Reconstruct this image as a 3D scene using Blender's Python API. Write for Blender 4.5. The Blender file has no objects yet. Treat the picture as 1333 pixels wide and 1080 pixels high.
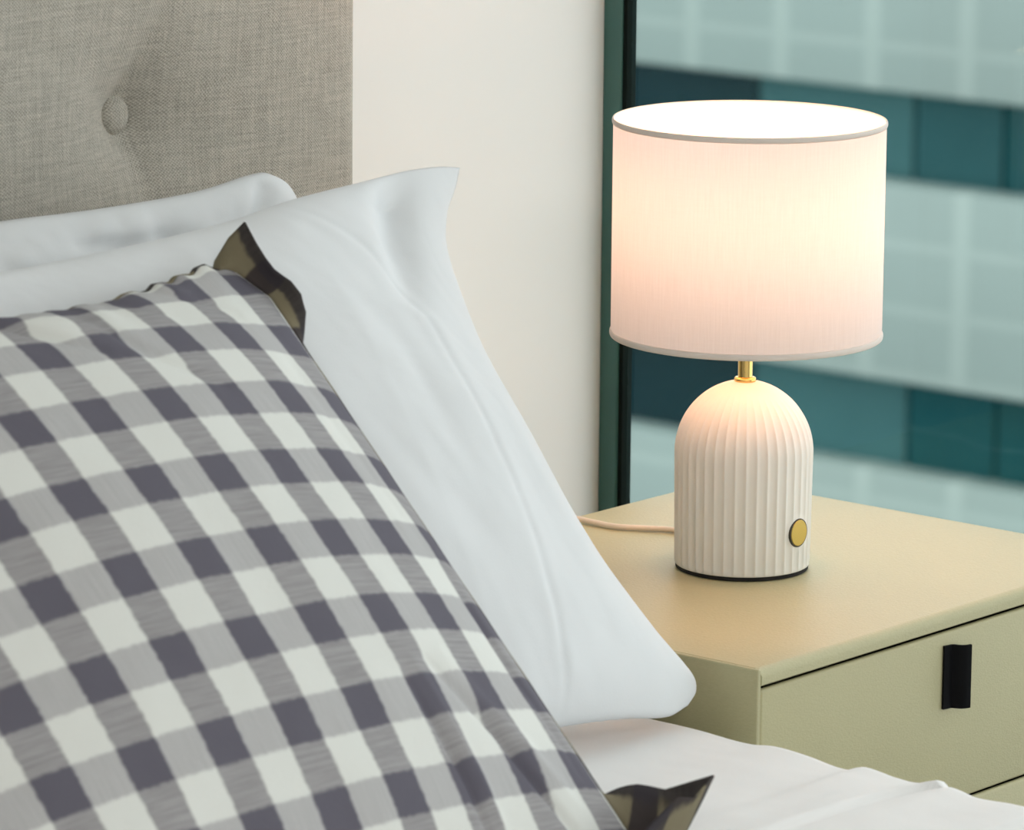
import bpy, bmesh, math, random
from math import sin, cos, pi, radians, exp, sqrt, atan2
from mathutils import Vector, Matrix, noise

C = bpy.context.scene.collection
Z0 = 0.60                      # height of the bedside cabinet's top above the floor

# ------------------------------------------------------------------ helpers
def link(o):
    C.objects.link(o); return o

def empty(name, loc, label, cat, group=None):
    o = bpy.data.objects.new(name, None); link(o)
    o.location = loc; o.empty_display_size = .05
    o['label'] = label; o['category'] = cat
    if group: o['group'] = group
    return o

def root_of(o):
    v = Vector((0, 0, 0))
    while o is not None:
        v += o.location; o = o.parent
    return v

def obj(name, verts, faces, mat, parent=None, smooth=True, uvs=None, label=None, cat=None, kind=None, angle=None):
    """verts are world coordinates; a child is stored relative to its parent."""
    off = root_of(parent) if parent else Vector((0, 0, 0))
    me = bpy.data.meshes.new(name)
    me.from_pydata([(v[0] - off.x, v[1] - off.y, v[2] - off.z) for v in verts], [], faces)
    me.update()
    if uvs is not None:
        uvl = me.uv_layers.new(name='UVMap')
        for lp in me.loops:
            uvl.data[lp.index].uv = uvs[lp.vertex_index]
    if smooth:
        for p in me.polygons: p.use_smooth = True
    if angle is not None:
        me.set_sharp_from_angle(angle=radians(angle))
    me.materials.append(mat)
    o = bpy.data.objects.new(name, me); link(o)
    if parent: o.parent = parent
    if label: o['label'] = label
    if cat: o['category'] = cat
    if kind: o['kind'] = kind
    return o

def from_bm(name, bm, mat, parent=None, **kw):
    bm.normal_update()
    bm.verts.index_update()
    v = [tuple(x.co) for x in bm.verts]
    f = [[y.index for y in x.verts] for x in bm.faces]
    bm.free()
    return obj(name, v, f, mat, parent, **kw)

def box_bm(bm, x0, x1, y0, y1, z0, z1, bev=0., seg=2):
    vs = [bm.verts.new((x, y, z)) for x in (x0, x1) for y in (y0, y1) for z in (z0, z1)]
    fs = [(0, 1, 3, 2), (4, 6, 7, 5), (0, 4, 5, 1), (2, 3, 7, 6), (0, 2, 6, 4), (1, 5, 7, 3)]
    nf = [bm.faces.new([vs[i] for i in f]) for f in fs]
    if bev > 0:
        es = list({e for f in nf for e in f.edges})
        bmesh.ops.bevel(bm, geom=es, offset=bev, segments=seg, profile=.5, affect='EDGES')
    return bm

def box(name, x0, x1, y0, y1, z0, z1, mat, parent=None, bev=0., seg=2, **kw):
    bm = box_bm(bmesh.new(), x0, x1, y0, y1, z0, z1, bev, seg)
    kw.setdefault('angle', 40)
    return from_bm(name, bm, mat, parent, **kw)

def lathe(profile, cx, cy, n=96, rfun=None, closed_top=True, closed_bottom=True):
    """profile: list of (r, z) from bottom to top"""
    verts, faces = [], []
    m = len(profile)
    for i, (r, z) in enumerate(profile):
        for k in range(n):
            a = 2 * pi * k / n
            rr = rfun(r, z, a) if rfun else r
            verts.append((cx + rr * cos(a), cy + rr * sin(a), z))
    for i in range(m - 1):
        for k in range(n):
            k2 = (k + 1) % n
            faces.append((i * n + k, i * n + k2, (i + 1) * n + k2, (i + 1) * n + k))
    if closed_bottom: faces.append(tuple(reversed(range(n))))
    if closed_top: faces.append(tuple(range((m - 1) * n, m * n)))
    return verts, faces

def tube(path, r, n=12, sub=8):
    """smooth tube along a path of points (Catmull-Rom)"""
    P = [Vector(p) for p in path]
    pts = []
    for i in range(len(P) - 1):
        p0, p1, p2, p3 = P[max(i - 1, 0)], P[i], P[i + 1], P[min(i + 2, len(P) - 1)]
        for k in range(sub):
            t = k / sub
            pts.append(.5 * ((2 * p1) + (p2 - p0) * t + (2 * p0 - 5 * p1 + 4 * p2 - p3) * t * t + (3 * p1 - p0 - 3 * p2 + p3) * t ** 3))
    pts.append(P[-1])
    verts, faces = [], []
    up = Vector((0, 0, 1))
    for i, p in enumerate(pts):
        d = (pts[min(i + 1, len(pts) - 1)] - pts[max(i - 1, 0)]).normalized()
        a = d.cross(up)
        if a.length < 1e-3: a = d.cross(Vector((1, 0, 0)))
        a.normalize(); b = a.cross(d).normalized()
        for k in range(n):
            t = 2 * pi * k / n
            verts.append(tuple(p + a * (r * cos(t)) + b * (r * sin(t))))
    for i in range(len(pts) - 1):
        for k in range(n):
            k2 = (k + 1) % n
            faces.append((i * n + k, i * n + k2, (i + 1) * n + k2, (i + 1) * n + k))
    faces.append(tuple(reversed(range(n)))); faces.append(tuple(range((len(pts) - 1) * n, len(pts) * n)))
    return verts, faces

def interp(tab, x):
    """cubic Hermite through a table of (x, value)"""
    if x <= tab[0][0]: return tab[0][1]
    n = len(tab)
    for i in range(n - 1):
        a, fa = tab[i]; b, fb = tab[i + 1]
        if x <= b:
            h = b - a; t = (x - a) / h
            def slope(k):
                lo, hi = max(k - 1, 0), min(k + 1, n - 1)
                return (tab[hi][1] - tab[lo][1]) / (tab[hi][0] - tab[lo][0])
            m0, m1 = slope(i) * h, slope(i + 1) * h
            t2, t3 = t * t, t * t * t
            return fa * (2 * t3 - 3 * t2 + 1) + m0 * (t3 - 2 * t2 + t) + fb * (3 * t2 - 2 * t3) + m1 * (t3 - t2)
    return tab[-1][1]

def seg_dist(px, py, path):
    """distance to a polyline, signed side, and position along it 0..1"""
    best = (9, 0, 0); n = len(path) - 1
    for i in range(n):
        ax, ay = path[i]; bx, by = path[i + 1]
        dx, dy = bx - ax, by - ay
        t = max(0, min(1, ((px - ax) * dx + (py - ay) * dy) / (dx * dx + dy * dy)))
        qx, qy = ax + dx * t - px, ay + dy * t - py
        d = sqrt(qx * qx + qy * qy)
        if d < best[0]:
            best = (d, 1 if dx * (py - ay) - dy * (px - ax) > 0 else -1, (i + t) / n)
    return best

def fbm(x, y, z=0., o=3):
    return noise.fractal(Vector((x, y, z)), 1.0, 2.0, o)

# ------------------------------------------------------------------ materials
def new_mat(name):
    m = bpy.data.materials.new(name); m.use_nodes = True
    nt = m.node_tree; nt.nodes.clear()
    out = nt.nodes.new('ShaderNodeOutputMaterial')
    return m, nt, out

def N(nt, typ, **kw):
    n = nt.nodes.new(typ)
    for k, v in kw.items():
        if k.startswith('i_'):
            key = k[2:]
            n.inputs[int(key) if key.isdigit() else key.replace('_', ' ')].default_value = v
        else: setattr(n, k, v)
    return n

def math_n(nt, op, a, b=None, c=None):
    n = nt.nodes.new('ShaderNodeMath'); n.operation = op
    for i, x in enumerate((a, b, c)):
        if x is None: continue
        if isinstance(x, (int, float)): n.inputs[i].default_value = x
        else: nt.links.new(x, n.inputs[i])
    return n.outputs[0]

def mix_c(nt, f, a, b, blend='MIX'):
    n = nt.nodes.new('ShaderNodeMix'); n.data_type = 'RGBA'; n.blend_type = blend
    for i, x in ((0, f), (6, a), (7, b)):
        if isinstance(x, (int, float, tuple)): n.inputs[i].default_value = x
        else: nt.links.new(x, n.inputs[i])
    return n.outputs[2]

def plain(name, col, rough=.6, metal=0., noise_amt=.04, noise_scale=8., bump=0., bump_scale=200., spec=.5, sheen=0.):
    m, nt, out = new_mat(name); L = nt.links.new
    p = N(nt, 'ShaderNodeBsdfPrincipled', i_Roughness=rough, i_Metallic=metal)
    p.inputs['Specular IOR Level'].default_value = spec
    if sheen: p.inputs['Sheen Weight'].default_value = sheen
    tc = N(nt, 'ShaderNodeTexCoord')
    nz = N(nt, 'ShaderNodeTexNoise', i_Scale=noise_scale, i_Detail=4.); L(tc.outputs['Object'], nz.inputs['Vector'])
    f = math_n(nt, 'MULTIPLY_ADD', nz.outputs['Fac'], 2 * noise_amt, 1 - noise_amt)
    c = mix_c(nt, 1., (*col, 1), f, 'MULTIPLY')
    L(c, p.inputs['Base Color'])
    if bump:
        nb = N(nt, 'ShaderNodeTexNoise', i_Scale=bump_scale, i_Detail=3.); L(tc.outputs['Object'], nb.inputs['Vector'])
        b = N(nt, 'ShaderNodeBump', i_Strength=bump, i_Distance=.001); L(nb.outputs['Fac'], b.inputs['Height']); L(b.outputs[0], p.inputs['Normal'])
    L(p.outputs[0], out.inputs[0])
    return m

def cotton(name, col, scale=1.):
    """smooth washed cotton: fine thread bump and soft small creases"""
    m, nt, out = new_mat(name); L = nt.links.new
    p = N(nt, 'ShaderNodeBsdfPrincipled', i_Roughness=.85)
    p.inputs['Specular IOR Level'].default_value = .2
    p.inputs['Sheen Weight'].default_value = .1
    tc = N(nt, 'ShaderNodeTexCoord')
    n1 = N(nt, 'ShaderNodeTexNoise', i_Scale=5. * scale, i_Detail=3., i_Distortion=1.2); L(tc.outputs['Object'], n1.inputs['Vector'])
    n2 = N(nt, 'ShaderNodeTexNoise', i_Scale=700., i_Detail=1.); L(tc.outputs['Object'], n2.inputs['Vector'])
    h = math_n(nt, 'MULTIPLY_ADD', n2.outputs['Fac'], .02, n1.outputs['Fac'])
    b = N(nt, 'ShaderNodeBump', i_Strength=.35, i_Distance=.012); L(h, b.inputs['Height']); L(b.outputs[0], p.inputs['Normal'])
    f = math_n(nt, 'MULTIPLY_ADD', n1.outputs['Fac'], .04, .98)
    L(mix_c(nt, 1., (*col, 1), f, 'MULTIPLY'), p.inputs['Base Color'])
    L(p.outputs[0], out.inputs[0])
    return m

def linen():
    m, nt, out = new_mat('grey_linen_weave'); L = nt.links.new
    p = N(nt, 'ShaderNodeBsdfPrincipled', i_Roughness=.9)
    p.inputs['Specular IOR Level'].default_value = .15
    p.inputs['Sheen Weight'].default_value = .15
    tc = N(nt, 'ShaderNodeTexCoord')
    nd = N(nt, 'ShaderNodeTexNoise', i_Scale=14., i_Detail=2.); L(tc.outputs['Object'], nd.inputs['Vector'])
    sep = N(nt, 'ShaderNodeSeparateXYZ'); L(tc.outputs['Object'], sep.inputs[0])
    wob = math_n(nt, 'MULTIPLY', nd.outputs['Fac'], .012)
    xx = math_n(nt, 'ADD', sep.outputs['X'], wob); zz = math_n(nt, 'ADD', sep.outputs['Z'], wob)
    sx = math_n(nt, 'SINE', math_n(nt, 'MULTIPLY', xx, 2 * pi / .0030))
    sz = math_n(nt, 'SINE', math_n(nt, 'MULTIPLY', zz, 2 * pi / .0026))
    weave = math_n(nt, 'MULTIPLY', sx, sz)
    # slubs: noise stretched along warp and weft
    def slub(sc):
        mp = N(nt, 'ShaderNodeMapping'); mp.inputs['Scale'].default_value = sc
        L(tc.outputs['Object'], mp.inputs['Vector'])
        n = N(nt, 'ShaderNodeTexNoise', i_Scale=1., i_Detail=3., i_Roughness=.7); L(mp.outputs[0], n.inputs['Vector']); return n.outputs['Fac']
    s1, s2 = slub((400, 60, 22)), slub((24, 60, 420))
    s3 = slub((900, 900, 900))
    a = math_n(nt, 'ADD', s1, s2); a = math_n(nt, 'MULTIPLY_ADD', a, 1.0, -1.0)
    a = math_n(nt, 'MULTIPLY', a, .55)
    a = math_n(nt, 'MULTIPLY_ADD', weave, .22, a)
    a = math_n(nt, 'ADD', a, math_n(nt, 'MULTIPLY_ADD', s3, 1.1, -.55))
    fac = math_n(nt, 'MULTIPLY_ADD', a, 1.0, .5)
    cr = N(nt, 'ShaderNodeValToRGB'); L(fac, cr.inputs[0])
    e = cr.color_ramp.elements
    e[0].position = .14; e[0].color = (.235, .226, .195, 1)
    e[1].position = .88; e[1].color = (.62, .59, .52, 1)
    L(cr.outputs[0], p.inputs['Base Color'])
    b = N(nt, 'ShaderNodeBump', i_Strength=.5, i_Distance=.0012); L(fac, b.inputs['Height']); L(b.outputs[0], p.inputs['Normal'])
    L(p.outputs[0], out.inputs[0])
    return m

def gingham(name, light, weft, warp, dark, streak_a, streak_b):
    m, nt, out = new_mat(name); L = nt.links.new
    p = N(nt, 'ShaderNodeBsdfPrincipled', i_Roughness=.9)
    p.inputs['Specular IOR Level'].default_value = .15
    uv = N(nt, 'ShaderNodeUVMap'); uv.uv_map = 'UVMap'
    sep = N(nt, 'ShaderNodeSeparateXYZ'); L(uv.outputs[0], sep.inputs[0])
    def nz(sc, det=3.):
        mp = N(nt, 'ShaderNodeMapping'); mp.inputs['Scale'].default_value = sc; L(uv.outputs[0], mp.inputs['Vector'])
        n = N(nt, 'ShaderNodeTexNoise', i_Scale=1., i_Detail=det, i_Roughness=.6); L(mp.outputs[0], n.inputs['Vector']); return n.outputs['Fac']
    edge_w = nz((9, 9, 1))
    def stripe(c):
        c = math_n(nt, 'ADD', c, math_n(nt, 'MULTIPLY_ADD', edge_w, .06, -.03))
        d = math_n(nt, 'ABSOLUTE', math_n(nt, 'SUBTRACT', math_n(nt, 'FRACT', math_n(nt, 'ADD', c, .5)), .5))
        mr = N(nt, 'ShaderNodeMapRange', interpolation_type='SMOOTHSTEP')
        mr.inputs['From Min'].default_value = .215; mr.inputs['From Max'].default_value = .265
        mr.inputs['To Min'].default_value = 1.; mr.inputs['To Max'].default_value = 0.
        L(d, mr.inputs['Value']); return mr.outputs[0]
    su, sv = stripe(sep.outputs['X']), stripe(sep.outputs['Y'])
    wl, wh = tuple(c * .86 for c in weft[:3]) + (1,), tuple(c * 1.08 for c in weft[:3]) + (1,)
    # threads: weft streaks across the warp stripes
    st1 = nz((1.4, 26, 1)); st2 = nz((30, 1.2, 1))
    row0 = mix_c(nt, su, light, mix_c(nt, math_n(nt, 'MULTIPLY_ADD', st1, 1.5, -.35), streak_a, streak_b))
    row1 = mix_c(nt, su, mix_c(nt, math_n(nt, 'MULTIPLY_ADD', st2, 1.2, -.2), wl, wh), dark)
    c = mix_c(nt, sv, row0, row1)
    th = nz((160, 160, 1), 2.)
    c = mix_c(nt, 1., c, math_n(nt, 'MULTIPLY_ADD', th, .3, .85), 'MULTIPLY')
    L(c, p.inputs['Base Color'])
    b = N(nt, 'ShaderNodeBump', i_Strength=.25, i_Distance=.003); L(math_n(nt, 'ADD', math_n(nt, 'MULTIPLY', nz((3, 3, 1)), 1.), math_n(nt, 'MULTIPLY', th, .08)), b.inputs['Height'])
    L(b.outputs[0], p.inputs['Normal'])
    L(p.outputs[0], out.inputs[0])
    return m

def leatherette():
    m, nt, out = new_mat('pale_sage_leatherette'); L = nt.links.new
    p = N(nt, 'ShaderNodeBsdfPrincipled', i_Roughness=.48)
    p.inputs['Specular IOR Level'].default_value = .4
    tc = N(nt, 'ShaderNodeTexCoord')
    mp = N(nt, 'ShaderNodeMapping'); mp.inputs['Scale'].default_value = (1, 1, 1.8); L(tc.outputs['Object'], mp.inputs['Vector'])
    v = N(nt, 'ShaderNodeTexVoronoi', i_Scale=420.); L(mp.outputs[0], v.inputs['Vector'])
    n = N(nt, 'ShaderNodeTexNoise', i_Scale=260., i_Detail=3.); L(mp.outputs[0], n.inputs['Vector'])
    g = N(nt, 'ShaderNodeTexNoise', i_Scale=9., i_Detail=4.); L(tc.outputs['Object'], g.inputs['Vector'])
    h = math_n(nt, 'ADD', v.outputs['Distance'], n.outputs['Fac'])
    b = N(nt, 'ShaderNodeBump', i_Strength=.16, i_Distance=.0008); L(h, b.inputs['Height']); L(b.outputs[0], p.inputs['Normal'])
    f = math_n(nt, 'MULTIPLY_ADD', n.outputs['Fac'], .12, .94)
    f = math_n(nt, 'MULTIPLY', f, math_n(nt, 'MULTIPLY_ADD', g.outputs['Fac'], .10, .95))
    L(mix_c(nt, 1., (.435, .405, .238, 1), f, 'MULTIPLY'), p.inputs['Base Color'])
    L(p.outputs[0], out.inputs[0])
    return m

def shade_mat():
    m, nt, out = new_mat('white_linen_lampshade'); L = nt.links.new
    tc = N(nt, 'ShaderNodeTexCoord')
    uv = N(nt, 'ShaderNodeUVMap'); uv.uv_map = 'UVMap'
    def nz(sc):
        mp = N(nt, 'ShaderNodeMapping'); mp.inputs['Scale'].default_value = sc; L(uv.outputs[0], mp.inputs['Vector'])
        n = N(nt, 'ShaderNodeTexNoise', i_Scale=1., i_Detail=3., i_Roughness=.65); L(mp.outputs[0], n.inputs['Vector']); return n.outputs['Fac']
    w = math_n(nt, 'ADD', math_n(nt, 'MULTIPLY', nz((460, 5, 1)), .75), math_n(nt, 'MULTIPLY', nz((30, 90, 1)), .25))
    f = math_n(nt, 'MULTIPLY_ADD', w, .22, .89)
    t = N(nt, 'ShaderNodeBsdfTranslucent'); d = N(nt, 'ShaderNodeBsdfDiffuse')
    L(mix_c(nt, 1., (.25, .29, .36, 1), f, 'MULTIPLY'), t.inputs['Color'])
    L(mix_c(nt, 1., (.92, .905, .89, 1), f, 'MULTIPLY'), d.inputs['Color'])
    mx = N(nt, 'ShaderNodeMixShader', i_0=.45); L(d.outputs[0], mx.inputs[1]); L(t.outputs[0], mx.inputs[2])
    b = N(nt, 'ShaderNodeBump', i_Strength=.2, i_Distance=.001); L(w, b.inputs['Height']); L(b.outputs[0], d.inputs['Normal'])
    L(mx.outputs[0], out.inputs[0])
    return m

def emit(name, col, s):
    m, nt, out = new_mat(name)
    e = N(nt, 'ShaderNodeEmission', i_Strength=s); e.inputs[0].default_value = (*col, 1)
    nt.links.new(e.outputs[0], out.inputs[0]); return m

def glass_mat():
    m, nt, out = new_mat('tinted_window_glass'); L = nt.links.new
    t = N(nt, 'ShaderNodeBsdfTransparent'); t.inputs[0].default_value = (.92, .96, .95, 1)
    g = N(nt, 'ShaderNodeBsdfGlossy', i_Roughness=.02); g.inputs[0].default_value = (.22, .42, .46, 1)
    geo = N(nt, 'ShaderNodeNewGeometry')      # thin-pane reflectance (Schlick), the same from both sides
    dt = N(nt, 'ShaderNodeVectorMath', operation='DOT_PRODUCT'); L(geo.outputs['Incoming'], dt.inputs[0]); L(geo.outputs['Normal'], dt.inputs[1])
    inv = math_n(nt, 'SUBTRACT', 1., math_n(nt, 'ABSOLUTE', dt.outputs['Value']))
    fr = math_n(nt, 'MULTIPLY_ADD', math_n(nt, 'POWER', inv, 5.), .96, .04)
    mx = N(nt, 'ShaderNodeMixShader'); L(fr, mx.inputs[0]); L(t.outputs[0], mx.inputs[1]); L(g.outputs[0], mx.inputs[2])
    L(mx.outputs[0], out.inputs[0]); return m

def cladding():
    """pale metal cladding panels with lighter joints, laid out in metres"""
    m, nt, out = new_mat('pale_cladding_panels'); L = nt.links.new
    p = N(nt, 'ShaderNodeBsdfPrincipled', i_Roughness=.6)
    tc = N(nt, 'ShaderNodeTexCoord')
    sep = N(nt, 'ShaderNodeSeparateXYZ'); L(tc.outputs['Object'], sep.inputs[0])
    def joint(c, period, off, wd):
        d = math_n(nt, 'ABSOLUTE', math_n(nt, 'SUBTRACT', math_n(nt, 'FRACT', math_n(nt, 'MULTIPLY_ADD', c, 1 / period, off)), .5))
        mr = N(nt, 'ShaderNodeMapRange'); mr.inputs['From Min'].default_value = wd; mr.inputs['From Max'].default_value = wd * 1.5
        mr.inputs['To Min'].default_value = 1.; mr.inputs['To Max'].default_value = 0.
        L(d, mr.inputs['Value']); return mr.outputs[0]
    j1 = joint(sep.outputs['Y'], 1.333, JY, .07)
    j2 = joint(sep.outputs['Z'], .77, JZ, .06)
    j = math_n(nt, 'MAXIMUM', j1, math_n(nt, 'MULTIPLY', j2, .7))
    n = N(nt, 'ShaderNodeTexNoise', i_Scale=.6, i_Detail=3.); L(tc.outputs['Object'], n.inputs['Vector'])
    base = mix_c(nt, j, (.190, .255, .240, 1), (.235, .305, .285, 1))
    L(mix_c(nt, 1., base, math_n(nt, 'MULTIPLY_ADD', n.outputs['Fac'], .16, .92), 'MULTIPLY'), p.inputs['Base Color'])
    L(p.outputs[0], out.inputs[0]); return m

# ------------------------------------------------------------------ camera (as measured)
CAM = Vector((-3.31533, -2.55098, Z0 + .908569))
F_PX = 6275.08
yaw, pit, rol = radians(49.84455), radians(-11.53024), radians(.48825)
fw = Vector((sin(yaw) * cos(pit), cos(yaw) * cos(pit), sin(pit)))
r0 = fw.cross(Vector((0, 0, 1))).normalized(); u0 = r0.cross(fw)
rr = r0 * cos(rol) + u0 * sin(rol); uu = -r0 * sin(rol) + u0 * cos(rol)
cd = bpy.data.cameras.new('camera'); cam = link(bpy.data.objects.new('camera', cd))
cam.matrix_world = Matrix(((rr.x, uu.x, -fw.x, CAM.x), (rr.y, uu.y, -fw.y, CAM.y), (rr.z, uu.z, -fw.z, CAM.z), (0, 0, 0, 1)))
cd.sensor_fit = 'HORIZONTAL'; cd.sensor_width = 36.; cd.lens = F_PX / 1333 * 36
cd.clip_start = .05; cd.clip_end = 300
LX, LY = -.25754, -.21843       # the lamp's axis
cd.dof.use_dof = True
cd.dof.focus_distance = (Vector((LX, LY - .02, Z0 + .2)) - CAM).dot(fw)
cd.dof.aperture_fstop = 14.
bpy.context.scene.camera = cam

# ------------------------------------------------------------------ room
XW, YW = .02, .16
plaster = plain('warm_white_plaster', (.85, .84, .815), .9, noise_amt=.015, noise_scale=3., bump=.06, bump_scale=90., spec=.2)
ceil_m = plain('white_ceiling_paint', (.85, .85, .84), .95, noise_amt=.01)
floor_m = plain('light_oak_floor', (.40, .38, .35), .5, noise_amt=.12, noise_scale=6.)
RX, RY, RH = -4.4, -4.2, 2.6
box('floor', RX - .1, XW + .2, RY - .1, YW + .1, -.1, 0, floor_m, kind='structure')
box('ceiling', RX - .1, XW + .2, RY - .1, YW + .1, RH, RH + .1, ceil_m, kind='structure')
box('wall_back', RX - .1, XW + .016, YW, YW + .1, 0, RH, plaster, kind='structure')
box('wall_left', RX - .1, RX, RY - .1, YW, 0, RH, plaster, kind='structure')
box('wall_front', RX, XW + .2, RY - .1, RY, 0, RH, plaster, kind='structure')
SILL, HEAD = .25, 2.45
bm = bmesh.new()
box_bm(bm, XW, XW + .2, RY, YW, 0, SILL)
box_bm(bm, XW, XW + .2, RY, YW, HEAD, RH)
box_bm(bm, XW, XW + .2, RY, RY + .2, SILL, HEAD)
from_bm('wall_right', bm, plaster, smooth=False, kind='structure')

# window: dark green aluminium frame, black gasket, tinted glass
alu = plain('dark_green_aluminium', (.050, .135, .118), .5, noise_amt=.03, noise_scale=4.)
rubber = plain('black_rubber_gasket', (.008, .013, .011), .95, spec=.05)
win = bpy.data.objects.new('window_1', None); link(win); win.location = (XW, -1.9, SILL); win['kind'] = 'structure'
bm = bmesh.new()
WY0, WY1 = RY + .2, YW
ys = [WY1 - .0105, -1.35, -2.75, WY0 + .0105]
for i, y in enumerate(ys):
    hw = .0105 if i in (0, 3) else .025
    box_bm(bm, XW, XW + .016, y - hw, y + hw, SILL, HEAD, .0012, 1)
box_bm(bm, XW, XW + .06, WY0, WY1, SILL, SILL + .04, .0015, 1)
box_bm(bm, XW, XW + .06, WY0, WY1, HEAD - .04, HEAD, .0015, 1)
from_bm('window_frame', bm, alu, win, angle=40)
bm = bmesh.new()
for i in range(3):
    ya, yb = ys[i] - (.0105 if i == 0 else .025), ys[i + 1] + (.0105 if i == 2 else .025)
    for (a, b) in ((ya - .0045, ya), (yb, yb + .0045)):
        box_bm(bm, XW + .0025, XW + .0155, a, b, SILL + .04, HEAD - .04)
from_bm('gasket', bm, rubber, win, smooth=False)
gm = glass_mat()
for i in range(3):
    ya, yb = ys[i] - (.0105 if i == 0 else .025), ys[i + 1] + (.0105 if i == 2 else .025)
    box('glass_pane', XW + .0060, XW + .0110, yb, ya, SILL + .04, HEAD - .04, gm, win, smooth=False)

# ------------------------------------------------------------------ the building across the street
FX = 42.
def fy(y30): return CAM.y + (y30 - CAM.y) * (FX - CAM.x) / (30 - CAM.x)
def fz(z30): return CAM.z + (z30 + Z0 - CAM.z) * (FX - CAM.x) / (30 - CAM.x)
zA0, zA1 = fz(-4.60), fz(-5.375)       # upper ribbon of windows: top, bottom
zB0, zB1 = fz(-7.085), fz(-7.885)      # next floor down
FLOOR_H = zA1 - zB1
JY = (.5 - (fy(21.43) / 1.333)) % 1.0; JZ = .5 - (fz(-5.92) / .77) % 1.0
clad = cladding()
pane_haze_cols = {'deep': (.001, .013, .018), 'dark': (.002, .043, .049), 'mid': (.014, .060, .066), 'pale': (.029, .088, .093)}  # pane tones stand in for reflection haze, painted into the glass colour
pane_m = {k: plain('office_glass_' + k, c, .5, noise_amt=.25, noise_scale=.5, spec=.05) for k, c in pane_haze_cols.items()}
bld = empty('office_building', (FX + 6, fy(22), -30.), 'pale panelled office block with ribbon windows across the street, seen through the window', 'building')
BY0, BY1 = fy(22) - 34, fy(22) + 34
def band(z0, z1):
    bm = bmesh.new(); box_bm(bm, FX, FX + 12, BY0, BY1, z0, z1, .08, 2)
    from_bm('spandrel_band', bm, clad, bld, angle=40)
rng = random.Random(4)
for f in range(-2, 6):
    zt = zA0 - f * FLOOR_H; zb = zA1 - f * FLOOR_H
    band(zb - (FLOOR_H - (zA0 - zA1)), zb)
    if f in (0, 1):
        # one pane per bay, every pane its own mesh
        yb = fy(22.97); bay = 2.45
        edges = [BY1 - .5] + [yb + k * bay for k in (2, 1, 0)] + [fy(21.28), fy(20.35)] + [fy(20.35) - k * bay for k in range(1, 4)] + [BY0 + .5]
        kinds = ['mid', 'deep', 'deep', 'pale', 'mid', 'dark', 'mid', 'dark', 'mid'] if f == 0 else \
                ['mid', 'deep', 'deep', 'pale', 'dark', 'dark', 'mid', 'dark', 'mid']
        for (a, b), k in zip(zip(edges, edges[1:]), kinds):
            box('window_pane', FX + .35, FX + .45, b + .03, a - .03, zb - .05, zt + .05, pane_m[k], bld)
    else:
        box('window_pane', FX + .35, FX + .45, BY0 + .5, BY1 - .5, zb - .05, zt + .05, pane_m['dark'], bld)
band(zA0 + 2 * FLOOR_H, zA0 + 2 * FLOOR_H + 2.0)
# the block's core behind the glass and its lower storeys
bm = bmesh.new(); box_bm(bm, FX + .5, FX + 11.5, BY0 + .4, BY1 - .4, -30., zA0 + 2 * FLOOR_H + 1.)
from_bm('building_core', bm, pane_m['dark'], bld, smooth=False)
box('ground', XW + 3, FX + 60, -80, 120, -30.2, -30., plain('asphalt', (.10, .10, .10), .9), kind='structure')

# ------------------------------------------------------------------ bed with tufted headboard
white = cotton('white_cotton', (.69, .715, .735))
white_sheet = cotton('white_bed_linen', (.80, .795, .79), .8)
linen_m = linen()
bed = empty('bed', (-1.33, -1.0, 0), 'bed with grey linen headboard tufted with a covered button', 'bed')
HX0, HX1, HZ0, HZ1 = -2.20, -.449, .12, 1.32
BT = [(x, z) for z in (Z0 + .390 - .62, Z0 + .390 - .31, Z0 + .390) for x in (-.700, -1.000, -1.300, -1.600, -1.900)]
def head_y(x, z):
    ed = min(x - HX0, HX1 - x, HZ1 - z, z - HZ0)
    y = .028
    r = .022
    if ed < r: y += r - sqrt(max(0, r * r - (r - ed) ** 2))
    y -= .012 * (1 - exp(-max(ed, 0) / .05))
    for bx, bz in BT:
        dx, dz = x - bx, z - bz
        d = sqrt(dx * dx + dz * dz)
        if d < .4:
            y += .018 * exp(-(d / .03) ** 1.3) + .028 * exp(-(d / .085) ** 1.5)
            # pulled creases, leaning with the cloth
            cx = dx - .30 * dz if dz > 0 else dx + .22 * dz * -1 * -.4
            cx += .006 * sin(dz * 30)
            y += .0085 * exp(-(cx / .014) ** 2) * exp(-abs(dz) / .075) * min(1, d / .02)
            y += .003 * exp(-((dx * .5 + dz * .85) / .012) ** 2) * exp(-d / .07)
    y += .0012 * fbm(x * 7, z * 7, 3.)
    return y
nx, nz_ = 300, 210
def dens(i, n, a, b, c):      # denser grid near the visible right side
    return a + (b - a) * i / n
xs = [HX0 + (HX1 - HX0) * (1 - (1 - i / nx) ** 1.6) for i in range(nx + 1)]
zs = [HZ0 + (HZ1 - HZ0) * j / nz_ for j in range(nz_ + 1)]
V_, F_ = [], []
for j in range(nz_ + 1):
    for i in range(nx + 1):
        V_.append((xs[i], head_y(xs[i], zs[j]), zs[j]))
for j in range(nz_):
    for i in range(nx):
        a = j * (nx + 1) + i
        F_.append((a, a + 1, a + nx + 2, a + nx + 1))
loop = [i for i in range(nx + 1)] + [j * (nx + 1) + nx for j in range(1, nz_ + 1)] + [nz_ * (nx + 1) + i for i in range(nx - 1, -1, -1)] + [j * (nx + 1) for j in range(nz_ - 1, 0, -1)]
nb = len(V_)
for k in loop: V_.append((V_[k][0], .152, V_[k][2]))
for k in range(len(loop)):
    k2 = (k + 1) % len(loop)
    F_.append((loop[k2], loop[k], nb + k, nb + k2))
F_.append(tuple(nb + k for k in range(len(loop))))
hb = obj('headboard', V_, F_, linen_m, bed, angle=60)
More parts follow.
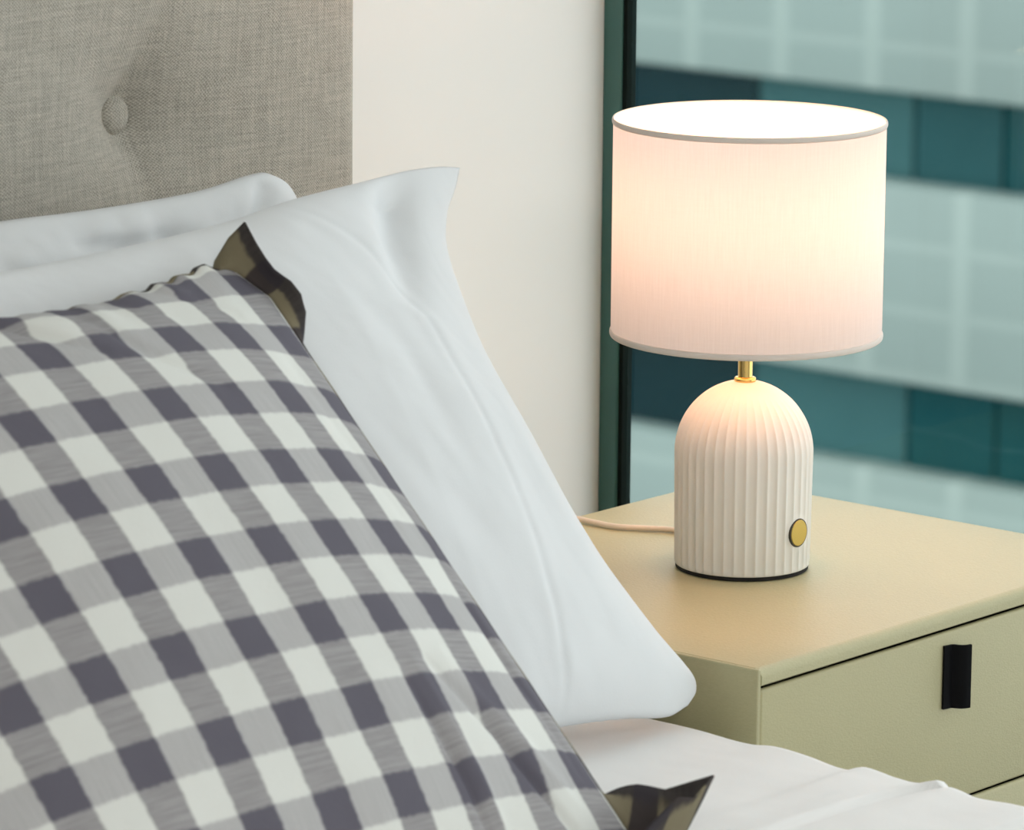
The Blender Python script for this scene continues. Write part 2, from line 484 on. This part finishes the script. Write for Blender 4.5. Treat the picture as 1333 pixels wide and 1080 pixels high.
for bx, bz in BT:
    if bz < Z0 - .05: continue
    by = head_y(bx, bz)
    vs, fs = [], []
    rb_ = .0155; rings = 10; n = 32
    for i in range(rings + 1):
        t = i / rings * (pi * .62)
        r = rb_ * sin(t); d = .009 * cos(t)
        for k in range(n):
            a = 2 * pi * k / n
            vs.append((bx + r * cos(a), by - .004 - d, bz + r * sin(a)))
    for i in range(rings):
        for k in range(n):
            k2 = (k + 1) % n
            fs.append((i * n + k, i * n + k2, (i + 1) * n + k2, (i + 1) * n + k))
    fs.append(tuple(rings * n + k for k in range(n)))
    obj('button', vs, fs, linen_m, hb)
box('mattress', -2.10, -.56, -2.03, .0, .33, Z0 - .056, plain('mattress_ticking', (.75, .74, .72), .9), bed, .05, 4)
box('bed_base', -2.12, -.555, -2.05, .0, .14, .335, linen_m, bed, .015, 3)
for x in (-2.02, -.66):
    for y in (-1.95, -.12):
        box('leg', x - .03, x + .03, y - .03, y + .03, 0, .15, plain('dark_wood_leg', (.06, .04, .03), .5), bed, .004)

# ------------------------------------------------------------------ white sheet over the mattress
EX = -.545                      # the sheet's edge beside the cabinet
crest = [(-2.2, 0), (-.80, 0), (-.694, -.001), (-.662, -.002), (-.639, .0025), (-.612, -.003), (-.59, -.0005), (-.564, .0035), (-.547, -.003), (-.508, .001), (-.48, .002), (-.46, .0005), (-.41, .003), (-.35, .002), (0, 0)]
fold_y = [(-1.0, -.640), (-.85, -.618), (-.7212, -.6129), (-.669, -.614), (-.607, -.6168), (-.574, -.626), (-.554, -.642), (-.53, -.665)]
def sheet_z(x, y):
    z = Z0 - .044 + interp(crest, y) * exp(-abs(x - EX) / .10)
    z += .0035 * fbm(x * 4, y * 5, 1.)+ .0012 * fbm(x * 14, y * 9, 7.)
    if x > -1.1 and -.78 < y < -.45:
        dy = y - interp(fold_y, x)
        a = min(1, max(0, (x + 1.0) / .25)) * min(1, max(.25, (-.535 - x) / .03))
        st = 1 / (1 + exp(-dy / .0016))
        z += a * (.0062 * st * exp(-max(0, dy) / .035) - .0022 * exp(-((dy + .001) / .003) ** 2))
    if y < -.72: z += .004 * sin(y * 9 + x * 2)
    return z
nx, ny = 190, 240
X0 = -2.125
xs = [X0 + (EX - X0) * (1 - (1 - i / nx) ** 1.7) for i in range(nx + 1)]
ysg = [-2.06 + 1.16 * j / 50 for j in range(50)] + [-.90 + .05 * j / 10 for j in range(10)] + [-.85 + .45 * j / 150 for j in range(150)] + [-.40 + .398 * j / 30 for j in range(31)]
ny = len(ysg) - 1
V_, F_ = [], []
prof = []                       # cross-section across the bed: drop, roll, top, roll, drop
for k in range(8): prof.append(('L', .24 - .22 * k / 7))
def sect(y):
    pts = []
    r = .018
    for k in range(10): pts.append((X0 - r, None, -(.26 - (.26 - r) * k / 9)))
    for k in range(1, 6):
        a = pi / 2 * k / 6; pts.append((X0 - r + r * (1 - cos(a)), None, -r + r * sin(a)))
    for x in xs: pts.append((x - .018 * ((x - X0) / (EX - X0)), 1, 0))
    for k in range(1, 6):
        a = pi / 2 * k / 6; pts.append((EX - .018 + r * sin(a), None, -r + r * cos(a)))
    for k in range(10): pts.append((EX, None, -(r + (.26 - r) * k / 9)))
    return pts
S = sect(0); ns = len(S)
for y in ysg:
    zl, zr = sheet_z(X0, y), sheet_z(EX - .018, y)
    for (x, top, dz) in S:
        if top: V_.append((x, y, sheet_z(x, y)))
        elif x < -1.5: V_.append((x - .004 * sin(y * 14) * min(1, -dz / .1), y, zl + dz))
        else: V_.append((x + .002 * sin(y * 17) * min(1, -dz / .2), y, zr + dz))
for j in range(ny):
    for i in range(ns - 1):
        a = j * ns + i
        F_.append((a, a + 1, a + ns + 1, a + ns))
sheet = obj('bed_sheet', V_, F_, white_sheet, None, label='white cotton sheet spread over the bed, in front of the bedside cabinet', cat='bed sheet')
so = sheet.modifiers.new('Solidify', 'SOLIDIFY'); so.thickness = .004; so.offset = 1 if False else -1

# ------------------------------------------------------------------ pillows
def frame(lean, rz=0, ry=0):
    l, a, b = radians(lean), radians(rz), radians(ry)
    U, V = Vector((1, 0, 0)), Vector((0, sin(l), cos(l)))
    U, V = U * cos(b) + V * sin(b), V * cos(b) - U * sin(b)
    R = Matrix.Rotation(a, 3, 'Z')
    U, V = R @ U, R @ V
    return U, V, U.cross(V)

def pillow_mesh(O, fr, nu, nv, edge, front, back, uvf=None):
    """two cloth faces sharing one seam; s,t run -1..1 over the face"""
    U, V, Nn = fr
    verts, faces, uvs, idx = [], [], [], {}
    def grid(n):   # denser towards the seams
        return [sin(pi / 2 * (-1 + 2 * i / n)) * .35 + (-1 + 2 * i / n) * .65 for i in range(n + 1)]
    ss, ts = grid(nu), grid(nv)
    for side in (0, 1):
        for j, t in enumerate(ts):
            for i, s in enumerate(ss):
                bd = i in (0, nu) or j in (0, nv)
                if side == 1 and bd:
                    idx[(1, i, j)] = idx[(0, i, j)]; continue
                u, v = edge(s, t)
                h = front(s, t, u, v) if side == 0 else -back(s, t, u, v)
                P = O + U * u + V * v + Nn * h
                idx[(side, i, j)] = len(verts); verts.append(tuple(P)); uvs.append(uvf(s, t, u, v) if uvf else (u, v))
        for j in range(nv):
            for i in range(nu):
                q = (idx[(side, i, j)], idx[(side, i + 1, j)], idx[(side, i + 1, j + 1)], idx[(side, i, j + 1)])
                faces.append(q if side == 0 else tuple(reversed(q)))
    return verts, faces, uvs

def puff(s, t, e, k=2.2):
    return max(0, 1 - abs(s) ** k) ** e * max(0, 1 - abs(t) ** k) ** e

# --- rear white pillow, upright against the headboard
def edgeB(s, t):
    u, v = .36 * s, .20 * t
    if abs(s) > .90 and abs(t) > .84:      # rounded corners
        k = ((abs(s) - .90) / .10 * (abs(t) - .84) / .16) ** 1.4
        u -= math.copysign(.009 * k, s); v -= math.copysign(.010 * k, t)
    v -= .010 * t * max(0, 1 - s * s) * (1 if t < 0 else .15)
    u -= .012 * s * (1 - t * t) * abs(s) ** 2
    v += t * (.007 * exp(-((s - .9) / .14) ** 2) + .003 * exp(-((s - .12) / .2) ** 2)) * (1 if t > 0 else 0)
    v -= .006 * max(0, -s) * (t > 0) * t
    return u, v
def frontB(s, t, u, v):
    h = .055 * puff(s, t, .45)
    g = min(1, (1 - abs(s)) * 10) * min(1, (1 - abs(t)) * 7)
    h += g * .007 * fbm(u * 9 + v * 4, v * 16, 2.) + g * .008 * (abs(fbm(u * 14 - v * 9, v * 9 + u * 6, 9.)) )
    d, sd, q = seg_dist(u, v, [(.31, .195), (.28, .165), (.235, .15), (.19, .16)])
    h -= g * .010 * exp(-(d / .008) ** 2)
    d, sd, q = seg_dist(u, v, [(.22, .17), (.14, .165), (.06, .178)])
    h -= g * .010 * exp(-(d / .009) ** 2) * sin(pi * q)
    d, sd, q = seg_dist(u, v, [(.26, .13), (.20, .12), (.15, .13)])
    h += g * .005 * exp(-(d / .014) ** 2)
    return h
UB, VB, NB = frame(17.)
OB = Vector((-.614 - .36, -.050 - .20 * VB.y, Z0 + .345 - .20 * VB.z))
vs, fs, uv_ = pillow_mesh(OB, (UB, VB, NB), 150, 100, edgeB, frontB, lambda s, t, u, v: .030 * puff(s, t, .5))
pb = obj('pillow', vs, fs, white, None, label='rear white pillow standing against the grey headboard, only its top edge showing', cat='pillow')

# --- front white pillow with a stitched hem, beside the cabinet
ur_tab = [(-1, .322), (-.965, .337), (-.92, .342), (-.86, .337), (-.72, .319), (-.48, .296), (-.29, .285), (0, .276), (.31, .269), (.55, .274), (.72, .285), (.84, .304), (.93, .327), (1, .342)]
vt_tab = [(-1, .215), (-.45, .2097), (-.1, .2120), (.2, .2173), (.43, .2265), (.65, .2317), (.83, .2356), (.94, .2345), (1, .231)]
vb_tab = [(-1, -.205), (.3, -.210), (.56, -.208), (.78, -.216), (.92, -.2245), (1, -.221)]
def edgeA(s, t):
    ur = interp(ur_tab, t); ul = -.36 + .03 * (1 - t * t)
    a = (s + 1) / 2
    u = ul + (ur - ul) * (a if a < .55 else a)
    vt, vb = interp(vt_tab, s), interp(vb_tab, s)
    b = (t + 1) / 2
    return u, vb + (vt - vb) * b
stitch = [(.112, .228), (.1163, .2194), (.1342, .2005), (.1587, .1685), (.1757, .1279), (.1825, .0912), (.185, .0477), (.1866, .0028), (.1869, -.0307), (.1838, -.0791), (.1794, -.1082), (.174, -.16), (.17, -.215)]
valley = [(.262, .234), (.236, .205), (.212, .175), (.188, .140), (.172, .110)]
valley2 = [(.315, .222), (.300, .19), (.272, .15), (.25, .10)]
def frontA(s, t, u, v):
    h = .068 * puff(s, t, .5) * (1 - .45 * min(1, max(0, (.10 - u) / .25)) * (1 - max(0, t) ** 6))
    # the corners hold no filling
    for cs, ct, m in ((1, 1, .6), (1, -1, .35)):
        h *= 1 - m * exp(-(((s - cs) / .22) ** 2 + ((t - ct) / .22) ** 2))
    g = min(1, (1 - abs(s)) * 9) * min(1, (1 - abs(t)) * 8)
    h += g * .005 * fbm(u * 5 + .3, v * 6, 4.) + g * .0015 * fbm(u * 16 + v * 5, v * 7, 8.)
    if u > -.05:
        d, sd, q = seg_dist(u, v, stitch)
        h -= g * .0008 * exp(-(d / .004) ** 2)
        h += g * .0005 * exp(-((d - .008) / .007) ** 2)
        d, sd, q = seg_dist(u, v, valley)
        h -= g * .018 * exp(-(d / .019) ** 2) * sin(pi * min(1, .25 + q * .75)) ** .7
        d, sd, q = seg_dist(u, v, valley2)
        h += g * .004 * exp(-(d / .013) ** 2) * (1 - q)
        # long soft drag lines running down to the lower corner
        for path, amp, w in (([(.25, .12), (.255, 0), (.28, -.12)], -.002, .016), ([(.23, .03), (.24, -.08), (.27, -.17)], .0015, .016), ([(.215, .10), (.21, 0), (.22, -.1)], -.0012, .014), ([(.10, .17), (.135, .08), (.15, -.04)], -.002, .014)):
            d, sd, q = seg_dist(u, v, path)
            h += g * amp * exp(-(d / w) ** 2) * sin(pi * min(1, .15 + q * .7))
    return h
UA, VA, NA = frame(33.)
OA = Vector((-.88, -.279, Z0 + .16))
vs, fs, uv_ = pillow_mesh(OA, (UA, VA, NA), 230, 170, edgeA, frontA, lambda s, t, u, v: .045 * puff(s, t, .5))
pa = obj('pillow', vs, fs, white, None, label='front white pillow with a stitched hem, leaning beside the bedside cabinet behind the checked cushion', cat='pillow')

# --- checked cushion with a flat flange
UC, VC, NC = frame(47.123, -.0084, -2.265)
OC = Vector((-1.1158, -.4225, Z0 + .1564))
CU, CV, PER, CU0, CV0 = .2425, .2769, .0629, -.0275, .1892
def edgeC(s, t):
    u, v = CU * s * (1 if s > 0 else 1.18), CV * t
    v -= .034 * (1 - s * s) * max(0, t) ** 7
    v += .012 * (1 - s * s) * max(0, -t) ** 7
    if s > .84 and t > .84:
        k = (s - .84) / .16 * (t - .84) / .16
        u -= .016 * k; v -= .020 * k
    v += .0020 * sin(s * 46 + 2 * sin(s * 9)) * max(0, t) ** 20
    return u, v
def uvC(s, t, u, v):
    return ((CU * s * (1 if s > 0 else 1.18) - CU0) / PER, (CV * t - CV0) / PER)
foldsC = [([(.115, -.10), (.150, -.155), (.175, -.215), (.19, -.25)], -.006, .005), ([(.135, -.10), (.175, -.17), (.20, -.22)], .003, .007),
          ([(.085, -.11), (.095, -.17), (.100, -.24)], -.0045, .004), ([(.10, -.10), (.108, -.17), (.115, -.24)], .0028, .005),
          ([(.035, .22), (.06, .175), (.10, .14)], -.004, .007),
          ([(-.10, .255), (-.03, .225), (.02, .185)], -.007, .007), ([(-.06, .25), (.0, .225), (.05, .20)], .003, .008),
          ([(.12, .265), (.145, .235), (.185, .215)], -.004, .006), ([(.06, .265), (.08, .24), (.12, .21)], -.003, .006),
          ([(.215, -.02), (.218, -.10), (.225, -.19)], -.004, .006), ([(.20, .19), (.195, .09), (.20, -.03)], -.0015, .008)]
def frontC(s, t, u, v):
    h = .0577 * (max(0, 1 - abs(s) ** 2.2) * max(0, 1 - abs(t) ** 2.2)) ** .7836
    g = min(1, (1 - abs(s)) * 9) * min(1, (1 - abs(t)) * 9)
    h += g * .003 * fbm(u * 8, v * 8, 5.)
    for path, amp, w in foldsC:
        d, sd, q = seg_dist(u, v, path)
        if d < .04: h += g * amp * exp(-(d / w) ** 2) * (.35 + .65 * sin(pi * q))
    # gathers below the top seam
    dt = (1 - t) * CV
    h += .0035 * g * exp(-dt / .028) * sin(s * 34 + 3 * fbm(u * 9, 0, 2.))
    return h
vs, fs, uv_ = pillow_mesh(OC, (UC, VC, NC), 210, 230, edgeC, frontC, lambda s, t, u, v: .026 * puff(s, t, .7) * (1 - .65 * max(0, t)), uvC)
ging = gingham('grey_gingham_check', (.70, .72, .695, 1), (.47, .472, .48, 1), (.34, .338, .35, 1), (.122, .117, .146, 1), (.245, .24, .25, 1), (.42, .415, .425, 1))
ging_edge = gingham('dark_gingham_edging', (.20, .175, .115, 1), (.055, .046, .045, 1), (.060, .052, .052, 1), (.045, .040, .046, 1), (.045, .04, .04, 1), (.075, .066, .062, 1))
cush = empty('cushion', OC - VC * CV, 'grey and white checked cushion with a flat flange, front of the pillows', 'cushion')
obj('cushion_cover', vs, fs, ging, cush, uvs=uv_)
# flange: a strip running round the seam
def flange():
    verts, faces, uvs = [], [], []
    n = 60; loop = []
    for i in range(n): loop.append((-1 + 2 * i / n, -1))
    for i in range(n): loop.append((1, -1 + 2 * i / n))
    for i in range(n): loop.append((1 - 2 * i / n, 1))
    for i in range(n): loop.append((-1, 1 - 2 * i / n))
    K = 7
    for (s, t) in loop:
        ox = math.copysign(max(0, (abs(s) - .86) / .14), s); oy = math.copysign(max(0, (abs(t) - .86) / .14), t)
        if abs(s) >= 1: ox = math.copysign(1, s)
        if abs(t) >= 1: oy = math.copysign(1, t)
        L = sqrt(ox * ox + oy * oy); corner = max(0, L - 1) / .414
        ox, oy = ox / L, oy / L
        w, th, up = .022, radians(-40), 0.
        if abs(s) >= 1 and s > 0:                   # right side: folded back, standing up only near the top
            q = max(0, min(1, (t - .66) / .20)); q = q * q * (3 - 2 * q)
            th = radians(-60 + 140 * q); w = .013 + .007 * q
        if t >= 1: th = radians(-85); w = .010
        if t <= -1: th = radians(62 if s < .9 else 40); w = .026
        if s > .9 and t > .9:                       # the upper right tip
            q = max(0, min(1, (s - .9) / .1)) * max(0, min(1, (t - .9) / .1))
            if t >= 1: th = radians(-85 + 140 * q); w = .010 + .010 * q
            up = .019 * q ** 1.5
        kk = 0
        if s > .5 and t < -.5:
            kk = max(0, 1 - sqrt(((s - 1) / .34) ** 2 + ((t + 1) / .26) ** 2)) ** .8
        u, v = edgeC(s, t)
        for k in range(K):
            f = k / (K - 1)
            a = th * (.5 + .5 * f)
            P = OC + UC * (u + ox * w * f * cos(a)) + VC * (v + oy * w * f * cos(a)) + NC * (w * f * sin(a) + .001 * sin(s * 31 + t * 27) * f)
            if up: P += (VC + UC * .2 + NC * .25) * (up * f)
            if kk: P += (UC * .034 + NC * .034 + VC * .054) * (kk * f)
            if P.z < Z0 - .036: P.z = Z0 - .036 + .002 * f
            verts.append(tuple(P))
            uvs.append(((CU * s + ox * w * f - CU0) / PER + .33, (CV * t + oy * w * f - CV0) / PER))
    m = len(loop)
    for i in range(m):
        i2 = (i + 1) % m
        for k in range(K - 1):
            faces.append((i * K + k, i * K + k + 1, i2 * K + k + 1, i2 * K + k))
    return verts, faces, uvs
vs, fs, uv_ = flange()
fl = obj('flange', vs, fs, ging_edge, cush, uvs=uv_, label='narrow dark brown and khaki checked flange')
so = fl.modifiers.new('Solidify', 'SOLIDIFY'); so.thickness = .0016; so.offset = 0

# ------------------------------------------------------------------ bedside cabinet
NW, ND = .5174, .4343
lea = leatherette()
gap_shade = plain('painted_gap_shade', (.012, .011, .008), .9, spec=.05)
black_m = plain('matte_black_metal', (.0035, .0035, .0045), .6, spec=.10)
cab = empty('bedside_cabinet', (-NW / 2, -ND / 2, 0), 'pale sage leather-covered bedside cabinet with black tab pulls, under the lamp', 'bedside cabinet')
CB = Z0 - .315
bm = bmesh.new()
box_bm(bm, -NW, -NW + .0042, -ND + .0005, 0, CB, Z0 - .0001, .0007, 1)          # side panels
box_bm(bm, -.0042, 0, -ND + .0005, 0, CB, Z0 - .0001, .0007, 1)
box_bm(bm, -NW + .003, -.003, -.012, -.001, CB, Z0 - .01)
box_bm(bm, -NW + .003, -.003, -ND + .004, -.001, CB, CB + .012)
from_bm('carcass', bm, lea, cab, angle=40)
# top, with a soft rolled front edge
R_ = .0075; g = .0132
sec = [(-.0005, Z0 - g), (-.0005, Z0 - .001), (-.0015, Z0)]
sec += [(-ND + R_ - R_ * sin(a), Z0 - R_ + R_ * cos(a)) for a in [pi / 2 * k / 10 for k in range(11)]]
sec += [(-ND, Z0 - g + .001), (-ND + .001, Z0 - g)]
vs = []; fs = []
XS = [(-NW + .00425, 0), (-.00425, 0)]
cy_, cz_ = -ND / 2, Z0 - g / 2
for x, ins in XS:
    for (y, z) in sec:
        vs.append((x, y + (ins if y < cy_ else -ins), z - (ins if z > cz_ else -ins)))
ms = len(sec)
for i in range(len(XS) - 1):
    for k in range(ms):
        k2 = (k + 1) % ms
        fs.append((i * ms + k, (i + 1) * ms + k, (i + 1) * ms + k2, i * ms + k2))
fs.append(tuple(range(ms))); fs.append(tuple(reversed(range((len(XS) - 1) * ms, len(XS) * ms))))
bm = bmesh.new(); bv = [bm.verts.new(v) for v in vs]
for f in fs: bm.faces.new([bv[i] for i in f])
bmesh.ops.recalc_face_normals(bm, faces=bm.faces[:])
from_bm('cabinet_top', bm, lea, cab, angle=35)
box('gap_shade_block', -NW + .0044, -.0044, -ND + .022, -.013, CB + .013, Z0 - g - .0005, gap_shade, cab, smooth=False)  # added block, painted near-black for the shade inside the drawer gaps
def drawer(z1, z0):
    bm = bmesh.new()
    box_bm(bm, -NW + .0054, -.0054, -ND + .0015, -ND + .0075, z0, z1, .0029, 4)
    d = from_bm('drawer', bm, lea, cab, angle=35)
    # tab pull: a curved black lip set upright near the middle of the drawer's top
    x0 = -NW / 2 - .0165; zt = z1 - .0103; zb = zt - .0515
    y0 = -ND + .0015
    c = [(0, 0), (.0045, -.0012), (.0085, -.0016), (.0105, -.0035), (.0115, -.0068), (.0130, -.0098), (.0165, -.0118), (.0195, -.0125)]
    th = .0022
    pts = []
    for i, (a, b) in enumerate(c):
        p, q = c[max(i - 1, 0)], c[min(i + 1, len(c) - 1)]
        tx, ty = q[0] - p[0], q[1] - p[1]; l = sqrt(tx * tx + ty * ty)
        pts.append(((a, b), (a + ty / l * th, b - tx / l * th)))
    vv, ff = [], []
    for z in (zb, zt):
        for (p, q) in pts:
            vv.append((x0 + p[0], y0 + p[1], z)); vv.append((x0 + q[0], y0 + q[1], z))
    m = len(pts) * 2
    for i in range(len(pts) - 1):
        a = 2 * i
        ff += [(a, a + 2, m + a + 2, m + a), (a + 1, m + a + 1, m + a + 3, a + 3), (a, a + 1, a + 3, a + 2), (m + a, m + a + 2, m + a + 3, m + a + 1)]
    ff += [(0, m, m + 1, 1), (m - 2, m - 1, 2 * m - 1, 2 * m - 2)]
    bm = bmesh.new(); bv = [bm.verts.new(v) for v in vv]
    for f in ff: bm.faces.new([bv[i] for i in f])
    bmesh.ops.recalc_face_normals(bm, faces=bm.faces[:])
    from_bm('tab_pull', bm, black_m, d, angle=40, label='matte black metal tab pull')
    return d
drawer(Z0 - .0166, Z0 - .1580)
drawer(Z0 - .1602, Z0 - .3120)
for x in (-NW + .03, -.03):
    for y in (-ND + .03, -.03):
        vs, fs = lathe([(.011, 0), (.016, CB + .004)], x, y, 24)
        obj('leg', vs, fs, black_m, cab, angle=40)

# ------------------------------------------------------------------ table lamp
lamp = empty('table_lamp', (LX, LY, Z0), 'lit white table lamp with ribbed dome base and drum shade on the cabinet', 'table lamp')
ceramic = plain('matte_white_ceramic', (.79, .775, .73), .55, noise_amt=.015, noise_scale=30., spec=.35)
brass = plain('polished_brass', (.78, .53, .18), .18, metal=1., noise_amt=.03)
bulb_m = emit('warm_bulb', (1., .475, .235), 80.)
ZT, RB = Z0 + .1555, .0555
NR = 40
prof = [(.0535, Z0 + .0032), (.0547, Z0 + .0040)]
prof += [(.0550 + .0012 * k / 30, Z0 + .0045 + (.0965 - .0045) * k / 30) for k in range(31)]
for k in range(1, 37):
    a = pi / 2 * k / 36
    prof.append((max(.0562 * cos(a), .003), Z0 + .0965 + (.1555 - .0965) * sin(a)))
a0b, zcb = atan2(-.0555, .002), Z0 + .0366
def rib(r, z, a):
    fade = min(1, max(0, (ZT - .004 - z) / .035)) * min(1, r / .03)
    w = abs(cos(a * NR / 2 + .3))          # round flutes with narrow crests
    da = (a - a0b + pi) % (2 * pi) - pi
    db = sqrt((r * da) ** 2 + (z - zcb) ** 2)
    flat = min(1, max(0, (db - .0125) / .003)) * min(1, max(0, (z - Z0 - .004) / .004))
    fade *= flat
    return r - .0016 * fade * (1 - (1 - w) ** 1.5) + .0006 * fade
vs, fs = lathe(prof, LX, LY, NR * 16, rib)
obj('lamp_base', vs, fs, ceramic, lamp, angle=60)
vs, fs = lathe([(.053, Z0 + .0002), (.0543, Z0 + .0008), (.0543, Z0 + .0036)], LX, LY, 96)
obj('foot_pad', vs, fs, plain('black_felt_pad', (.01, .009, .008), .9), lamp, angle=40)
# brass collar and stem
vs, fs = lathe([(.0082, ZT - .0012), (.0090, ZT - .0002), (.0090, ZT + .0018), (.0080, ZT + .0028), (.0060, ZT + .0030)], LX, LY, 48)
obj('collar', vs, fs, brass, lamp, angle=50)
vs, fs = lathe([(.0060, ZT + .002), (.0060, Z0 + .215)], LX, LY, 48)
obj('stem', vs, fs, brass, lamp, angle=40)
vs, fs = lathe([(.0060, Z0 + .212), (.019, Z0 + .216), (.0200, Z0 + .222), (.0200, Z0 + .256), (.0238, Z0 + .2565), (.0238, Z0 + .2620), (.017, Z0 + .2645)], LX, LY, 32)
obj('bulb_socket', vs, fs, ceramic, lamp, angle=40)  # socket ring widened to keep direct bulb light off the dome
# push button low on the base, facing the drawers
a0 = atan2(-.0555, .002)
d = Vector((cos(a0), sin(a0), 0)); tdir = Vector((-sin(a0), cos(a0), 0)); zc = Z0 + .0366
def disc_bits(r0, r1, e0, e1, n=40):
    v, f = [], []
    for (r, e) in ((r0, e0 - .004), (r0, e0), (r1, e1), (0.0005, e1)):
        for k in range(n):
            t = 2 * pi * k / n
            p = Vector((LX, LY, zc)) + d * e + tdir * (r * cos(t)) + Vector((0, 0, r * sin(t)))
            v.append(tuple(p))
    for i in range(3):
        for k in range(n):
            k2 = (k + 1) % n
            f.append((i * n + k, i * n + k2, (i + 1) * n + k2, (i + 1) * n + k))
    f.append(tuple(3 * n + k for k in range(n)))
    return v, f
v, f = disc_bits(.0120, .0117, .0540, .0560)
rim = obj('button_surround', v, f, plain('dark_button_recess', (.05, .045, .03), .7), lamp, angle=40)
v, f = disc_bits(.0108, .0104, .0560, .0565)
obj('switch_button', v, f, plain('satin_brass', (.55, .40, .10), .45, metal=.8), lamp, angle=40)
# drum shade: outer and inner cloth, rolled rims
shm = shade_mat()
SR, SB, ST = .1098, Z0 + .1923, Z0 + .3694
n = 160; vs = []; fs = []; uv_ = []
rows = 24
for j in range(rows + 1):
    for k in range(n + 1):
        a = 2 * pi * k / n
        vs.append((LX + SR * cos(a), LY + SR * sin(a), SB + .0005 + (ST - SB - .001) * j / rows)); uv_.append((k / n, j / rows))
for j in range(rows):
    for k in range(n):
        a = j * (n + 1) + k
        fs.append((a, a + 1, a + n + 2, a + n + 1))
shade = obj('lamp_shade', vs, fs, shm, lamp, uvs=uv_)
rim_m = plain('folded_shade_rim', (.74, .66, .60), .9, noise_amt=.03)
for zc_, h in ((ST - .0022, .0024), (SB + .0024, .0026)):
    vs = []; fs = []
    m = 12
    for k in range(n):
        a = 2 * pi * k / n
        for q in range(m):
            b = 2 * pi * q / m
            rr_ = SR + .0011 * cos(b)
            vs.append((LX + rr_ * cos(a), LY + rr_ * sin(a), zc_ + h * sin(b)))
    for k in range(n):
        k2 = (k + 1) % n
        for q in range(m):
            q2 = (q + 1) % m
            fs.append((k * m + q, k2 * m + q, k2 * m + q2, k * m + q2))
    obj('rim_band', vs, fs, rim_m, shade)
# wire spider that carries the shade
wire_m = plain('white_wire', (.8, .8, .78), .5)
vv, ff = [], []
for k in range(3):
    a = 2 * pi * k / 3 + .4
    v, f = tube([(LX + .014 * cos(a), LY + .014 * sin(a), Z0 + .240), (LX + .05 * cos(a), LY + .05 * sin(a), Z0 + .222), (LX + .1085 * cos(a), LY + .1085 * sin(a), Z0 + .1955)], .0012, 8, 4)
    o_ = len(vv); vv += v; ff += [tuple(i + o_ for i in q) for q in f]
obj('shade_carrier', vv, ff, wire_m, lamp)
# bulb
prof = [(.013, Z0 + .2645), (.013, Z0 + .274)] + [(.027 * cos(t), Z0 + .305 + .032 * sin(t)) for t in [-.9 + (pi / 2 + .88) * k / 12 for k in range(13)]]
vs, fs = lathe(prof, LX, LY, 24)
obj('bulb', vs, fs, bulb_m, lamp)
# power cord running off the back of the cabinet
cordm = plain('cream_cord', (.74, .66, .55), .55)
vs, fs = tube([(LX + .03, LY + .050, Z0 + .006), (-.208, -.140, Z0 + .0030), (-.1990, -.105, Z0 + .0028), (-.2103, -.0793, Z0 + .0028), (-.2219, -.0579, Z0 + .0028), (-.2233, -.0347, Z0 + .0030), (-.2233, -.0128, Z0 + .0034), (-.2238, .006, Z0 + .001), (-.2245, .012, Z0 - .04), (-.226, .014, Z0 - .2), (-.226, .02, .05), (-.226, .05, .006)], .0025, 12, 8)
obj('power_cord', vs, fs, cordm, lamp, label='cream power cord')

# ------------------------------------------------------------------ light
sc = bpy.context.scene
w = bpy.data.worlds.new('overcast'); sc.world = w; w.use_nodes = True
nt = w.node_tree; nt.nodes.clear()
out = nt.nodes.new('ShaderNodeOutputWorld'); bg = nt.nodes.new('ShaderNodeBackground')
bg.inputs[0].default_value = (.98, .955, .97, 1); bg.inputs[1].default_value = 2.3
nt.links.new(bg.outputs[0], out.inputs[0])
ld = bpy.data.lights.new('ceiling_fill', 'AREA'); ld.shape = 'DISK'; ld.size = 1.3; ld.energy = 38.; ld.color = (1., .97, .94)  # unseen fill light, added to brighten the room softly
lo = link(bpy.data.objects.new('ceiling_fill', ld)); lo.location = (-2.7, -3.2, RH - .03)

sc.view_settings.view_transform = 'Standard'; sc.view_settings.look = 'None'
sc.view_settings.exposure = .12; sc.view_settings.gamma = 1.; sc.view_settings.use_curve_mapping = False
sc.cycles.use_denoising = True
sc.cycles.max_bounces = 10; sc.cycles.diffuse_bounces = 6; sc.cycles.transparent_max_bounces = 12
sc.cycles.sample_clamp_indirect = 8.
